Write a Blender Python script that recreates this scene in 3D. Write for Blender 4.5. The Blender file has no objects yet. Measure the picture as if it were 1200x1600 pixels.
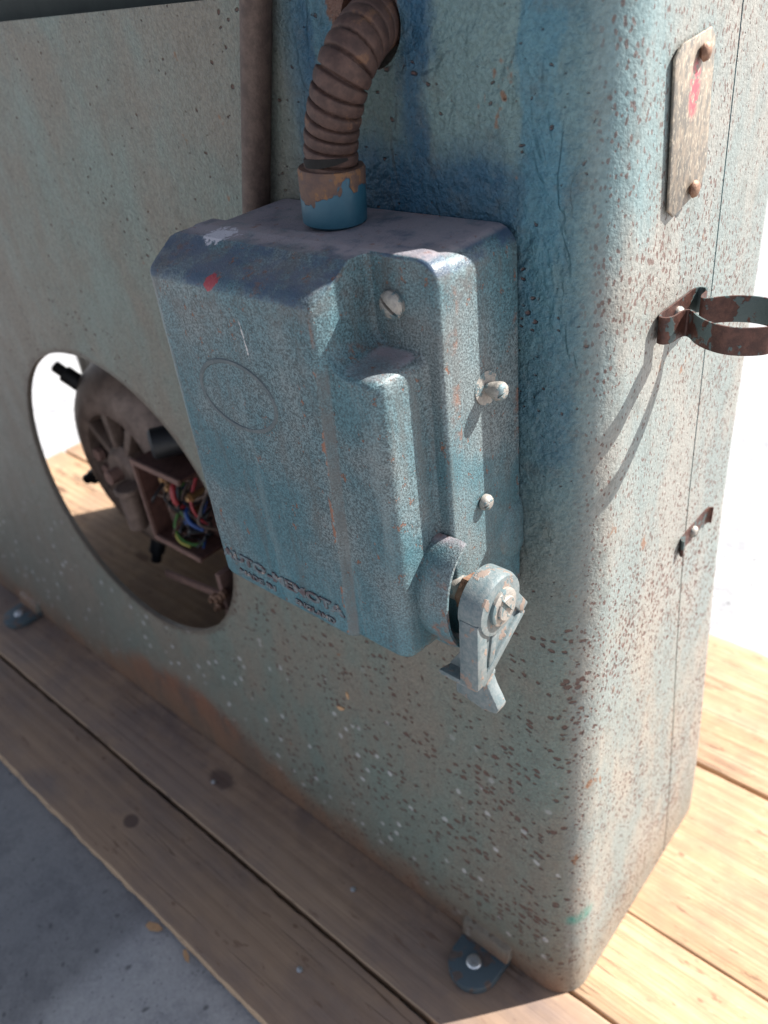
import bpy, bmesh, math, random
from mathutils import Vector, Matrix, noise as mnoise

# ------------------------------------------------------------------ camera, world, sun, exposure
scene = bpy.context.scene
COL = scene.collection
PI = math.pi

cam_d = bpy.data.cameras.new('camera')
cam = bpy.data.objects.new('camera', cam_d)
COL.objects.link(cam)
CAM = Vector((0.15319, -0.32851, 0.78078))
right = Vector((0.755143, 0.647787, -0.100656))
down = Vector((0.303012, -0.481058, -0.822659))
fwd = Vector((-0.581329, 0.590725, -0.559554))
m = Matrix((right, -down, -fwd)).transposed().to_4x4()
m.translation = CAM
cam.matrix_world = m
cam_d.sensor_fit = 'VERTICAL'
cam_d.sensor_height = 32.0
cam_d.lens = 1257.93 / 1600.0 * 32.0
cam_d.clip_start = 0.01
cam_d.clip_end = 500.0
cam_d.dof.use_dof = True
cam_d.dof.focus_distance = 0.43
cam_d.dof.aperture_fstop = 7.5
scene.camera = cam

SUN_AZ = math.atan2(0.605, 0.796)          # from +Y towards +X
SUN_EL = math.radians(42.0)
world = bpy.data.worlds.new('World')
scene.world = world
world.use_nodes = True
wn = world.node_tree.nodes
wl = world.node_tree.links
bg = wn['Background']
sky = wn.new('ShaderNodeTexSky')
sky.sky_type = 'NISHITA'
sky.sun_disc = False
sky.sun_elevation = SUN_EL
sky.sun_rotation = SUN_AZ
sky.air_density = 0.7
sky.dust_density = 1.0
sky.ozone_density = 0.0
hsv = wn.new('ShaderNodeHueSaturation')      # thin white haze: a paler, less saturated sky
hsv.inputs['Saturation'].default_value = 0.55
wl.new(sky.outputs[0], hsv.inputs['Color'])
wl.new(hsv.outputs[0], bg.inputs[0])
bg.inputs[1].default_value = 0.085

sun_d = bpy.data.lights.new('sun', 'SUN')
sun_d.energy = 5.0
sun_d.angle = math.radians(0.5)
sun_d.color = (1.0, 0.97, 0.92)
sun = bpy.data.objects.new('sun', sun_d)
COL.objects.link(sun)
sdir = Vector((math.sin(SUN_AZ) * math.cos(SUN_EL), math.cos(SUN_AZ) * math.cos(SUN_EL), math.sin(SUN_EL)))
sun.rotation_euler = sdir.to_track_quat('Z', 'Y').to_euler()
sun.location = (2, 3, 3)

scene.view_settings.view_transform = 'Standard'
scene.view_settings.look = 'None'
scene.view_settings.gamma = 1.0
scene.view_settings.exposure = 1.36
scene.view_settings.use_curve_mapping = False
scene.cycles.max_bounces = 5
scene.cycles.diffuse_bounces = 3
scene.cycles.glossy_bounces = 2


# ------------------------------------------------------------------ node helper
class NT:
    def __init__(self, name):
        self.mat = bpy.data.materials.new(name)
        self.mat.use_nodes = True
        self.t = self.mat.node_tree
        self.t.nodes.clear()
        self.out = self.t.nodes.new('ShaderNodeOutputMaterial')
        self.b = self.t.nodes.new('ShaderNodeBsdfPrincipled')
        self.t.links.new(self.b.outputs[0], self.out.inputs[0])
        g = self.t.nodes.new('ShaderNodeNewGeometry')
        self.pos = g.outputs['Position']
        self.geo = g
        s = self.t.nodes.new('ShaderNodeSeparateXYZ')
        self.t.links.new(self.pos, s.inputs[0])
        self.x, self.y, self.z = s.outputs
        s2 = self.t.nodes.new('ShaderNodeSeparateXYZ')
        self.t.links.new(g.outputs['Normal'], s2.inputs[0])
        self.nx, self.ny, self.nz = s2.outputs

    def set(self, sock, v):
        if isinstance(v, bpy.types.NodeSocket):
            self.t.links.new(v, sock)
        elif isinstance(v, (tuple, list)) and sock.type == 'RGBA' and len(v) == 3:
            sock.default_value = (*v, 1.0)
        else:
            sock.default_value = v

    def m(self, op, a, b=0.0, clamp=False):
        n = self.t.nodes.new('ShaderNodeMath')
        n.operation = op
        n.use_clamp = clamp
        self.set(n.inputs[0], a)
        self.set(n.inputs[1], b)
        return n.outputs[0]

    def add(self, a, b): return self.m('ADD', a, b)
    def mul(self, a, b): return self.m('MULTIPLY', a, b)
    def sub(self, a, b): return self.m('SUBTRACT', a, b)

    def ss(self, v, a, b, lo=0.0, hi=1.0):
        """smoothstep of v from a..b to lo..hi (a may exceed b)"""
        n = self.t.nodes.new('ShaderNodeMapRange')
        n.interpolation_type = 'SMOOTHSTEP'
        if a > b:
            a, b, lo, hi = b, a, hi, lo
        self.set(n.inputs[0], v)
        for i, q in enumerate((a, b, lo, hi)):
            n.inputs[1 + i].default_value = q
        return n.outputs[0]

    def mix(self, f, a, b, mode='MIX'):
        n = self.t.nodes.new('ShaderNodeMix')
        n.data_type = 'RGBA'
        n.blend_type = mode
        self.set(n.inputs[0], f)
        self.set(n.inputs[6], a)
        self.set(n.inputs[7], b)
        return n.outputs[2]

    def vec(self, sx=1, sy=1, sz=1, ox=0, oy=0, oz=0, src=None):
        n = self.t.nodes.new('ShaderNodeMapping')
        self.set(n.inputs[0], src or self.pos)
        n.inputs[1].default_value = (ox, oy, oz)
        n.inputs[3].default_value = (sx, sy, sz)
        return n.outputs[0]

    def noise(self, scale, detail=3, rough=.55, dist=0.0, v=None, color=False):
        n = self.t.nodes.new('ShaderNodeTexNoise')
        self.set(n.inputs['Vector'], v or self.pos)
        n.inputs['Scale'].default_value = scale
        n.inputs['Detail'].default_value = detail
        n.inputs['Roughness'].default_value = rough
        n.inputs['Distortion'].default_value = dist
        return n.outputs[1 if color else 0]

    def vor(self, scale, v=None, feature='F1', out=0, rnd=1.0):
        n = self.t.nodes.new('ShaderNodeTexVoronoi')
        n.feature = feature
        self.set(n.inputs['Vector'], v or self.pos)
        n.inputs['Scale'].default_value = scale
        n.inputs['Randomness'].default_value = rnd
        return n.outputs[out]

    def warp(self, amount, scale):
        c = self.noise(scale, 2, color=True)
        n = self.t.nodes.new('ShaderNodeVectorMath')
        n.operation = 'MULTIPLY_ADD'
        self.set(n.inputs[0], c)
        n.inputs[1].default_value = (amount,) * 3
        self.set(n.inputs[2], self.pos)
        return n.outputs[0]

    def bump(self, h, strength=.5, dist=.001, prev=None):
        n = self.t.nodes.new('ShaderNodeBump')
        n.inputs['Strength'].default_value = strength
        n.inputs['Distance'].default_value = dist
        self.set(n.inputs['Height'], h)
        if prev is not None:
            self.t.links.new(prev, n.inputs['Normal'])
        return n.outputs[0]

    def dist(self, cx, cy, cz, ax=1, ay=1, az=1):
        """scaled distance from a point"""
        a = self.mul(self.sub(self.x, cx), ax)
        b = self.mul(self.sub(self.y, cy), ay)
        c = self.mul(self.sub(self.z, cz), az)
        return self.m('SQRT', self.add(self.add(self.mul(a, a), self.mul(b, b)), self.mul(c, c)))

    def done(self, color, rough=.5, metal=0.0, normal=None, spec=.5, coat=0.0):
        self.b.inputs['Coat Weight'].default_value = coat
        self.b.inputs['Coat Roughness'].default_value = .26
        self.set(self.b.inputs['Base Color'], color)
        self.set(self.b.inputs['Roughness'], rough)
        self.set(self.b.inputs['Metallic'], metal)
        self.set(self.b.inputs['Specular IOR Level'], spec)
        if normal is not None:
            self.t.links.new(normal, self.b.inputs['Normal'])
        return self.mat


# ------------------------------------------------------------------ materials
def mat_body():
    k = NT('machine_paint')
    big = k.noise(5, 4, .6)
    mid = k.noise(22, 4, .65, v=k.vec(1, 1, .45))
    fine = k.noise(420, 2, .6)
    green = (.150, .184, .160)
    warm = (.190, .170, .138)
    c = k.mix(k.ss(k.add(k.mul(big, .6), k.mul(mid, .5)), .42, .68), green, warm)
    # brown grime towards the far left and on the lower part
    c = k.mix(k.mul(k.ss(k.add(k.x, k.mul(big, .25)), -.40, -.66), .55), c, (.17, .140, .115))
    # faded end face
    side = k.ss(k.nx, .45, .9)
    c = k.mix(k.mul(side, .85), c, k.mix(k.ss(mid, .35, .65), (.285, .268, .240), (.215, .250, .243)))
    # blue hammer paint round the switch box and up the corner
    bz = k.mul(k.ss(k.x, -.225, -.185), k.ss(k.z, .34, .60))
    blue_n = k.ss(k.add(mid, k.mul(big, .5)), .5, .95)
    blue = k.mix(blue_n, (.022, .095, .150), (.105, .205, .225))
    c = k.mix(k.mul(k.mul(bz, k.sub(1.0, side)), .82), c, blue)
    # pale rubbed patch, bright blue run beside it, deep blue where the paint was left alone
    rag = k.noise(95, 4, .7, v=k.vec(1, 1, .5))
    px_ = k.add(k.add(k.x, k.mul(k.sub(mid, .5), .04)), k.mul(k.sub(rag, .5), .014))
    pz_ = k.add(k.add(k.z, k.mul(k.sub(big, .5), .08)), k.mul(k.sub(rag, .5), .028))
    front = k.sub(1.0, side)
    pale = k.mul(k.mul(k.ss(px_, -.121, -.115), k.ss(px_, -.062, -.067)), k.ss(pz_, .690, .702))
    c = k.mix(k.mul(k.mul(pale, .75), front), c, (.150, .215, .205))
    run = k.mul(k.mul(k.ss(px_, -.066, -.061), k.ss(px_, -.041, -.047)), k.ss(pz_, .58, .66))
    c = k.mix(k.mul(k.mul(run, .5), front), c, (.060, .175, .235))
    deep = k.mul(k.mul(k.ss(px_, -.144, -.126), k.ss(px_, -.110, -.118)), k.ss(pz_, .785, .770))
    deep = k.m('MAXIMUM', deep, k.mul(k.mul(k.ss(px_, -.200, -.185), k.ss(px_, -.050, -.080)), k.mul(k.ss(pz_, .722, .684), k.ss(pz_, .60, .66))))
    deep = k.m('MAXIMUM', deep, k.mul(k.mul(k.ss(px_, -.212, -.207), k.ss(px_, -.186, -.192)), k.ss(pz_, .80, .74)))
    c = k.mix(k.mul(k.mul(deep, bz), .68), c, (.014, .060, .120))
    oli = k.mul(k.mul(k.ss(px_, -.178, -.168), k.ss(px_, -.125, -.140)), k.ss(pz_, .69, .715))
    c = k.mix(k.mul(oli, .55), c, (.130, .150, .110))
    sideblue = k.mul(side, k.ss(k.add(k.add(k.mul(k.y, -3.0), k.z), k.mul(mid, .35)), .62, .86))
    c = k.mix(k.mul(sideblue, .75), c, (.13, .225, .245))
    # mottled speckle and grime clouds
    c = k.mix(k.mul(k.ss(k.noise(60, 4, .7), .50, .72), .35), c, (.105, .100, .085))
    c = k.mix(.25, c, k.mix(k.ss(fine, .3, .7), (.24, .24, .24), (.78, .78, .78)), 'OVERLAY')
    # rust pits
    wp = k.warp(.0045, 190)
    wv = k.vec(.62, 1.0, 1.0, src=wp)
    v1 = k.vor(215, wv)
    dens = k.noise(9, 3, .6)
    low = k.m('MULTIPLY', k.ss(k.z, .62, .18), k.ss(k.x, -.75, -.12))
    low = k.m('MAXIMUM', low, k.mul(k.ss(k.x, -.14, -.05), k.ss(k.z, .52, .36)))
    low = k.m('MAXIMUM', low, k.ss(k.noise(6, 3, .6), .40, .62, .05, .34))
    rad = k.add(k.mul(k.add(k.mul(low, .46), k.mul(dens, .42)), .62), -.03)
    rnd = k.t.nodes.new('ShaderNodeSeparateColor')
    k.set(rnd.inputs[0], k.vor(215, wv, out=1))
    rad = k.mul(rad, k.ss(rnd.outputs[0], .30, 1.0, .10, 1.25))
    rad = k.mul(rad, k.ss(k.noise(16, 2), .36, .60, .45, 1.1))
    rad = k.mul(rad, k.ss(k.nx, .5, .95, 1.0, .72))
    pit = k.ss(k.sub(rad, v1), -.06, .10)
    v2 = k.vor(330, k.vec(1, 1, .6, 3, 1, 7, src=wp))
    pit2 = k.mul(k.ss(k.sub(k.mul(dens, .60), v2), -.04, .08), k.add(k.mul(side, 1.0), k.mul(low, .35)))
    v4 = k.vor(95, k.vec(.75, 1.0, 1.0, 4, 1, 2, src=wp))
    big_pit = k.ss(k.sub(k.mul(k.add(k.mul(low, .45), k.mul(k.ss(dens, .42, .62), .25)), .30), v4), -.03, .06)
    pit = k.m('MAXIMUM', pit, big_pit)
    rustc = k.mix(k.noise(90, 2), (.085, .042, .036), (.135, .066, .052))
    pits = k.m('MAXIMUM', pit, k.mul(pit2, .85))
    c = k.mix(k.mul(pits, .82), c, rustc)
    # orange-brown rust blooms
    bl = k.ss(k.noise(34, 4, .75, v=k.vec(1, 1, .8, 5, 2, 1)), .66, .72)
    c = k.mix(k.mul(bl, .75), c, (.20, .085, .038))
    # white paint specks low down
    v3 = k.vor(62, k.vec(.8, 1, .8, 9, 4, 2, src=wp))
    spk = k.mul(k.ss(v3, .19, .10), k.mul(k.ss(k.z, .32, .16), k.ss(k.ny, -.6, -.9)))
    c = k.mix(k.mul(spk, .7), c, (.50, .50, .50))
    # bare brown metal round the conduit hole
    bare = k.ss(k.add(k.dist(-.1515, 0, .7615, 1, .5, 1.0), k.mul(k.noise(70, 4, .7), .022)), .0355, .0335)
    c = k.mix(bare, c, (.135, .070, .050))
    # rust stain rising from the foot
    foot = k.add(k.z, k.mul(k.noise(7, 5, .7), -.12))
    hump = k.mul(k.ss(k.add(k.dist(-.53, 0, -.01, .55, 0, 1.0), k.mul(k.sub(mid, .5), .06)), .115, .085), k.ss(k.ny, -.5, -.8))
    st = k.m('MAXIMUM', k.ss(foot, -.002, -.055), k.mul(hump, k.ss(k.add(mid, big), .55, 1.0, .65, 1.0)))
    c = k.mix(k.mul(k.mul(st, k.sub(1.0, side)), .85), c, k.mix(k.ss(mid, .42, .66), (.235, .092, .050), (.120, .066, .052)))
    c = k.mix(k.mul(k.ss(k.z, .10, .01), .45), c, (.175, .135, .095))
    tq = k.ss(k.dist(-.004, 0, .115, 1.1, .7, 1.8), .022, .010)
    c = k.mix(k.mul(tq, k.ss(mid, .42, .55)), c, (.07, .24, .20))
    ex, ez = k.mul(k.sub(k.x, -.560), 1 / .177), k.mul(k.sub(k.z, .341), 1 / .161)
    er = k.m('SQRT', k.add(k.mul(ex, ex), k.mul(ez, ez)))
    rim = k.mul(k.ss(k.add(er, k.mul(k.sub(k.noise(45, 4, .7), .5), .10)), 1.045, 1.012), k.ss(k.y, .03, .02))
    c = k.mix(k.mul(rim, .65), c, (.105, .078, .060))
    # relief
    h1 = k.noise(520, 2, .6)
    drip = k.noise(26, 3, .5, dist=.5, v=k.vec(1.4, 1.4, .7))
    drip = k.mul(k.ss(drip, .50, .56), bz)
    h = k.add(k.add(k.mul(h1, .75), k.mul(k.noise(150, 1), k.add(.5, k.mul(k.mul(bz, front), .8)))), k.mul(k.mul(drip, front), .6))
    h = k.sub(h, k.mul(pit, .8))
    h = k.mul(h, k.add(.50, k.mul(front, .85)))
    n = k.bump(h, 1.0, .0014)
    r = k.add(k.mul(pits, .3), k.ss(mid, .3, .7, .36, .54))
    return k.done(c, r, 0.0, n, .28)


def mat_box():
    k = NT('hammered_teal_paint')
    big = k.noise(13, 4, .6)
    mid = k.noise(55, 5, .7)
    fine = k.noise(950, 2, .7)
    c = k.mix(k.ss(big, .38, .64), (.060, .124, .144), (.125, .150, .153))
    c = k.mix(k.mul(k.ss(k.z, .52, .455), .6), c, (.045, .145, .180))
    c = k.mix(k.ss(k.add(big, k.mul(k.z, 1.2)), 1.02, 1.22, .50, .78), c, k.mix(k.ss(fine, .34, .66), (.17, .17, .17), (.88, .88, .88)), 'OVERLAY')
    # vertical weather streaks and a dirty bloom over the upper panel
    strk = k.noise(90, 4, .65, v=k.vec(1, 1, .12, 6, 6, 6))
    c = k.mix(k.mul(k.ss(strk, .52, .68), .40), c, (.085, .085, .080))
    c = k.mix(k.mul(k.ss(strk, .46, .32), .25), c, (.21, .25, .25))
    bloom = k.mul(k.ss(k.add(k.z, k.mul(k.sub(big, .5), .09)), .628, .668), k.ss(k.noise(70, 5, .72), .44, .62))
    c = k.mix(k.mul(bloom, .55), c, (.075, .060, .055))
    # blue fresh paint on the top slope
    c = k.mix(k.mul(k.mul(k.ss(k.add(k.z, k.mul(mid, .03)), .660, .680), k.ss(k.nz, .25, .5)), k.ss(k.noise(48, 5, .75), .40, .60, .10, .90)), c, (.040, .068, .115))
    c = k.mix(k.mul(k.mul(k.ss(k.nz, .25, .5), k.ss(k.y, -.055, -.065)), k.mul(k.ss(k.noise(85, 5, .75, v=k.vec(1, 1, 1, 2, 2, 9)), .55, .66), .7)), c, (.120, .062, .045))
    # dust on faces that look up
    up = k.mul(k.mul(k.ss(k.nz, .80, .95), k.ss(mid, .25, .55)), k.ss(k.add(k.y, k.mul(k.sub(mid, .5), .02)), -.075, -.063, .30, 1.0))
    c = k.mix(k.mul(up, .88), c, (.270, .235, .252))
    # rust chips on edges and at random
    pt = k.geo.outputs['Pointiness']
    edge = k.mul(k.ss(pt, .52, .57), k.ss(mid, .52, .66))
    chip = k.ss(k.noise(130, 5, .78, v=k.vec(1, 1, .7, 3, 3, 3)), .612, .665)
    small = k.ss(k.noise(330, 3, .6), .70, .75)
    chips = k.m('MAXIMUM', k.m('MAXIMUM', edge, chip), k.mul(small, .6))
    c = k.mix(k.mul(chips, .85), c, k.mix(k.noise(200, 2), (.12, .045, .028), (.30, .125, .065)))
    # darker colour in the hollows
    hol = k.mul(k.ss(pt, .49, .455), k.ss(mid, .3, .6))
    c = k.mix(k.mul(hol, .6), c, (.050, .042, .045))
    # darker band along the crease of the front panel, rust on its edge
    xc = k.add(k.mul(k.z, .0425), -.1040 - .0425 * .645)
    dx = k.sub(k.x, xc)
    cre = k.mul(k.mul(k.ss(dx, -.0050, -.0036), k.ss(dx, .0012, -.0012)), k.mul(k.ss(k.z, .630, .622), k.ss(k.ny, -.3, -.5)))
    c = k.mix(k.mul(cre, k.ss(mid, .25, .65, .15, .8)), c, (.095, .100, .100))
    crr = k.mul(k.mul(k.ss(dx, -.0075, -.0058), k.ss(dx, -.0036, -.0050)), k.mul(k.ss(k.z, .632, .625), k.ss(k.noise(120, 3, .7, v=k.vec(1, 1, .5)), .54, .60)))
    c = k.mix(k.mul(crr, .9), c, (.25, .105, .060))
    # red paint drop and white scuffs
    red = k.ss(k.add(k.dist(-.1780, -.094, .660, 1.0, .6, 1.2), k.mul(k.noise(140, 3, .7), .008)), .0092, .0080)
    c = k.mix(red, c, (.30, .035, .045))
    w1 = k.ss(k.add(k.dist(-.199, -.066, .674, .8, .8, 1.2), k.mul(k.noise(260, 3, .7), .02)), .0185, .0155)
    c = k.mix(w1, c, (.48, .46, .50))
    ln = k.m('ABSOLUTE', k.add(k.sub(k.x, -.1575), k.mul(k.sub(k.z, .632), .12)))
    ln = k.mul(k.ss(k.add(ln, k.mul(k.noise(420, 3, .7), .0028)), .0020, .0014), k.mul(k.ss(k.z, .621, .625), k.ss(k.z, .646, .640)))
    c = k.mix(ln, c, (.50, .47, .46))
    h = k.add(k.mul(k.noise(520, 2, .6), .55), k.mul(k.noise(1300, 1, .5), .40))
    h = k.sub(k.add(h, k.mul(k.noise(110, 3), .8)), k.mul(chips, .55))
    n = k.bump(h, .8, .0007)
    return k.done(c, k.add(k.ss(fine, .3, .7, .36, .56), k.mul(up, .2)), .0, n, .34, coat=.18)


def mat_rust(name, a, b, paint=None, amount=.5, rough=.75, metal=.25, sc=1.0):
    k = NT(name)
    n1 = k.noise(120 * sc, 5, .7)
    c = k.mix(k.ss(n1, .35, .65), a, b)
    f = k.noise(700 * sc, 2, .6)
    c = k.mix(.4, c, k.mix(f, (.25, .25, .25), (.75, .75, .75)), 'OVERLAY')
    h = k.add(k.mul(n1, .6), k.mul(f, .5))
    if paint:
        p = k.ss(k.noise(48 * sc, 4, .6, v=k.vec(1, 1, .8, 2, 7, 4)), amount + .015, amount - .015)
        c = k.mix(p, c, paint)
        h = k.add(h, k.mul(p, .6))
    return k.done(c, rough, metal, k.bump(h, .6, .0006))


def mat_wood():
    k = NT('weathered_softwood')
    oi = k.t.nodes.new('ShaderNodeObjectInfo')
    off = k.t.nodes.new('ShaderNodeCombineXYZ')
    k.set(off.inputs[0], k.mul(oi.outputs['Random'], 7.0))
    k.set(off.inputs[2], k.mul(oi.outputs['Random'], 3.0))
    va = k.t.nodes.new('ShaderNodeVectorMath')
    va.operation = 'ADD'
    k.set(va.inputs[0], k.pos)
    k.set(va.inputs[1], off.outputs[0])
    P = va.outputs[0]
    warp = k.noise(2.2, 3, .5, v=P)
    g1 = k.noise(60, 5, .62, .5, v=k.vec(.045, 1, 1, src=P))
    g2 = k.noise(210, 4, .6, v=k.vec(.03, 1, 1, src=P))
    wv = k.t.nodes.new('ShaderNodeTexWave')
    wv.wave_type = 'BANDS'
    wv.bands_direction = 'Y'
    k.set(wv.inputs[0], k.vec(.10, 1, 1, src=P))
    wv.inputs[1].default_value = 18
    wv.inputs[2].default_value = 9
    wv.inputs[3].default_value = 3
    wv.inputs[4].default_value = .6
    base = k.mix(k.ss(g1, .32, .68), (.46, .280, .162), (.60, .405, .262))
    base = k.mix(k.mul(k.ss(wv.outputs[1], .35, .9), .35), base, (.38, .225, .125))
    base = k.mix(k.mul(g2, .25), base, (.30, .20, .13))
    base = k.mix(k.ss(oi.outputs['Random'], 0, 1, 0, .25), base, (.48, .34, .18))
    st2 = k.noise(520, 3, .65, v=k.vec(.02, 1, 1, src=P))
    base = k.mix(k.mul(k.ss(st2, .50, .66), .50), base, (.23, .125, .070))
    base = k.mix(k.mul(k.ss(k.noise(330, 2, .6, v=k.vec(.22, 1, 1, src=P)), .60, .70), .35), base, (.62, .47, .31))
    # knots
    kd = k.vor(4.2, k.vec(.55, 1.6, .0, 1.7, .3, 0, src=P))
    kn = k.ss(kd, .075, .035)
    base = k.mix(k.mul(kn, .75), base, (.12, .06, .035))
    # grey weathering and grime, heavier beside the machine foot
    wz = k.noise(6, 5, .65)
    gr = k.ss(k.add(wz, k.mul(k.noise(40, 3, .6), .35)), .52, .86)
    base = k.mix(k.mul(gr, .50), base, (.20, .135, .105))
    nearf = k.mul(k.ss(k.m('ABSOLUTE', k.add(k.y, .01)), .10, .0), k.ss(k.x, .01, -.06))
    oil = k.mul(nearf, k.ss(k.add(k.noise(11, 5, .7), k.mul(nearf, .12)), .52, .66))
    base = k.mix(k.mul(oil, .75), base, (.065, .040, .035))
    front_shade = k.ss(k.y, .03, -.03)  # shade mixed into the front boards as a darker, blotchy wood tone
    blot = k.noise(9, 5, .68, v=k.vec(.6, 1, 1, 4, 4, 1))
    shade_tone = k.mix(k.ss(blot, .36, .64), (.185, .140, .125), (.285, .195, .140))
    base = k.mix(k.mul(front_shade, .80), base, shade_tone)
    grey = k.mul(front_shade, k.ss(k.noise(5, 4, .6, v=k.vec(.5, 1, 1, 8, 1, 1)), .52, .66))
    base = k.mix(k.mul(grey, .5), base, (.155, .140, .135))
    knot = k.m('MAXIMUM', k.ss(k.dist(-.497, -.141, 0, .8, 1, 0), .0095, .0070), k.ss(k.add(k.dist(-.455, -.040, 0, .6, 1.2, 0), k.mul(k.noise(60, 3), .012)), .022, .015))
    base = k.mix(k.mul(knot, .75), base, (.075, .050, .048))
    # sawn edge of the boards is fresher
    base = k.mix(k.mul(k.ss(k.ny, -.35, -.75), k.ss(k.noise(50, 3, .6), .30, .50)), base, (.52, .36, .235))
    # fine drying cracks along the grain
    crk = k.mul(k.ss(k.m('ABSOLUTE', k.sub(k.noise(34, 3, .5, v=k.vec(.035, 1, 1, 9, 9, 9, src=P)), .5)), .006, .002), k.ss(k.noise(4, 2, v=P), .52, .58))
    base = k.mix(k.mul(crk, .7), base, (.12, .07, .045))
    dots = k.ss(k.vor(26, k.vec(.6, 1, 1, 2, 2, 0, src=P)), .07, .03)
    dash = k.ss(k.noise(130, 3, .6, v=k.vec(.30, 1, 1, 3, 3, 3, src=P)), .64, .70)
    base = k.mix(k.mul(k.m('MAXIMUM', dots, k.mul(dash, .8)), .65), base, (.14, .075, .05))
    h = k.sub(k.add(k.add(k.mul(g2, .6), k.mul(g1, .6)), k.mul(wv.outputs[1], .25)), k.mul(crk, .8))
    return k.done(base, .75, 0, k.bump(h, .9, .0015), .25)


def mat_concrete():
    k = NT('concrete')
    a = k.noise(3.0, 6, .65)
    b = k.noise(28, 5, .7)
    f = k.noise(260, 3, .65)
    c = k.mix(k.ss(a, .35, .68), (.330, .330, .342), (.420, .415, .410))
    c = k.mix(k.mul(k.ss(b, .45, .68), .7), c, (.225, .225, .240))
    c = k.mix(.45, c, k.mix(f, (.2, .2, .2), (.8, .8, .8)), 'OVERLAY')
    # damp dark stain along the platform edge, ragged outline
    e = k.add(k.add(k.y, k.mul(k.ss(k.x, -.68, -.40), .10)), k.mul(k.sub(k.noise(16, 4, .6), .5), .06))
    st = k.mul(k.ss(e, -.262, -.248), k.mul(k.ss(k.x, -.38, -.42), k.ss(k.y, .0, -.02)))
    c = k.mix(k.mul(st, .5), c, (.095, .095, .100))
    spots = k.m('MAXIMUM', k.ss(k.vor(40, k.warp(.02, 30)), .14, .06), k.mul(k.ss(k.vor(130, k.warp(.01, 60)), .20, .10), .6))
    c = k.mix(k.mul(spots, .7), c, (.085, .085, .09))
    h = k.add(k.mul(f, .5), k.mul(b, .9))
    return k.done(c, .85, 0, k.bump(h, .6, .002), .3)


def mat_plain(name, col, rough=.5, metal=0.0, var=.35, scale=160, bump=.25):
    k = NT(name)
    n = k.noise(scale, 4, .65)
    c = k.mix(k.mul(k.ss(n, .4, .75), var), col, tuple(q * .45 for q in col))
    return k.done(c, rough, metal, k.bump(k.noise(scale * 3, 2), bump, .0005))


def mat_letter():
    k = NT('worn_raised_letter')
    n = k.noise(260, 4, .7)
    c = k.mix(k.ss(n, .40, .60), (.085, .060, .065), (.125, .165, .18))
    c = k.mix(k.ss(k.noise(180, 3, .7, v=k.vec(1, 1, 1, 4, 4, 4)), .60, .66), c, (.30, .24, .21))
    return k.done(c, .6, .1, k.bump(n, .6, .0006))


def mat_plate():
    k = NT('weathered_aluminium_plate')
    n = k.noise(260, 4, .7, v=k.vec(1, 1, .45))
    c = k.mix(k.ss(n, .38, .60), (.30, .245, .19), (.165, .150, .130))
    f = k.ss(k.noise(600, 2, .6, v=k.vec(1, 1, .5)), .56, .64)
    c = k.mix(k.mul(f, .6), c, (.50, .43, .33))
    red = k.mul(k.ss(k.dist(-.015, .0845, .718, 1, 1.5, .7), .011, .006), k.ss(k.noise(240, 3, .7), .40, .55))
    c = k.mix(k.mul(red, .9), c, (.50, .075, .10))
    return k.done(c, .55, .3, k.bump(n, .4, .0005))


def mat_collar():
    k = NT('chipped_collar_paint')
    n1 = k.noise(120, 5, .7)
    rust = k.mix(k.ss(n1, .35, .65), (.100, .060, .050), (.155, .085, .055))
    org = k.ss(k.noise(90, 4, .7, v=k.vec(1, 1, .6, 1, 8, 3)), .56, .62)
    rust = k.mix(k.mul(org, .7), rust, (.26, .12, .045))
    p = k.add(k.noise(55, 3, .55, v=k.vec(1, 1, .55, 2.3, 7, 4)), k.mul(k.ss(k.z, .700, .676), .22))
    p = k.m('ADD', p, k.mul(k.ss(k.x, -.166, -.146), .10))
    pm = k.ss(p, .655, .670)
    blue = k.mix(n1, (.012, .065, .110), (.035, .120, .165))
    c = k.mix(pm, rust, blue)
    h = k.add(k.mul(n1, .4), k.mul(pm, .7))
    return k.done(c, k.ss(pm, 0, 1, .7, .42), .1, k.bump(h, .7, .0007))


def mat_hose():
    k = NT('rusty_conduit_steel')
    n1 = k.noise(140, 5, .7)
    c = k.mix(k.ss(n1, .35, .65), (.058, .032, .026), (.105, .058, .045))
    lo = k.ss(k.noise(70, 4, .7), .58, .66)
    c = k.mix(k.mul(lo, .6), c, (.20, .098, .050))
    f = k.noise(900, 2, .6)
    c = k.mix(.45, c, k.mix(f, (.25, .25, .25), (.8, .8, .8)), 'OVERLAY')
    return k.done(c, .68, .2, k.bump(k.add(n1, k.mul(f, .5)), .5, .0005))


M = {}
M['body'] = mat_body()
M['box'] = mat_box()
M['emblem'] = mat_rust('emblem_paint', (.070, .092, .100), (.105, .125, .130), rough=.5, metal=.0, sc=2.0)
M['wood'] = mat_wood()
M['concrete'] = mat_concrete()
M['letter'] = mat_letter()
M['plate'] = mat_plate()
M['collar'] = mat_collar()
M['hose'] = mat_hose()
M['rod'] = mat_rust('brown_rusted_rod', (.068, .043, .035), (.115, .076, .060), rough=.6)
M['bolt'] = mat_rust('rusty_bolt_steel', (.13, .060, .035), (.28, .165, .110), rough=.6, metal=.4)
M['steel'] = mat_rust('worn_bright_steel', (.26, .24, .22), (.36, .33, .29), (.14, .19, .20), .47, .55, .35, 3.0)
M['lever'] = mat_rust('worn_blue_lever', (.105, .145, .155), (.185, .205, .205), (.235, .180, .150), .40, .5, .1, 2.4)
M['lug'] = mat_rust('blue_lug_paint', (.075, .060, .055), (.12, .085, .07), (.058, .085, .102), .56, .6, .05, 1.3)
M['clip'] = mat_rust('clip_rust', (.055, .024, .019), (.105, .045, .033), (.075, .105, .105), .45, .5, .35, 1.6)
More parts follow.
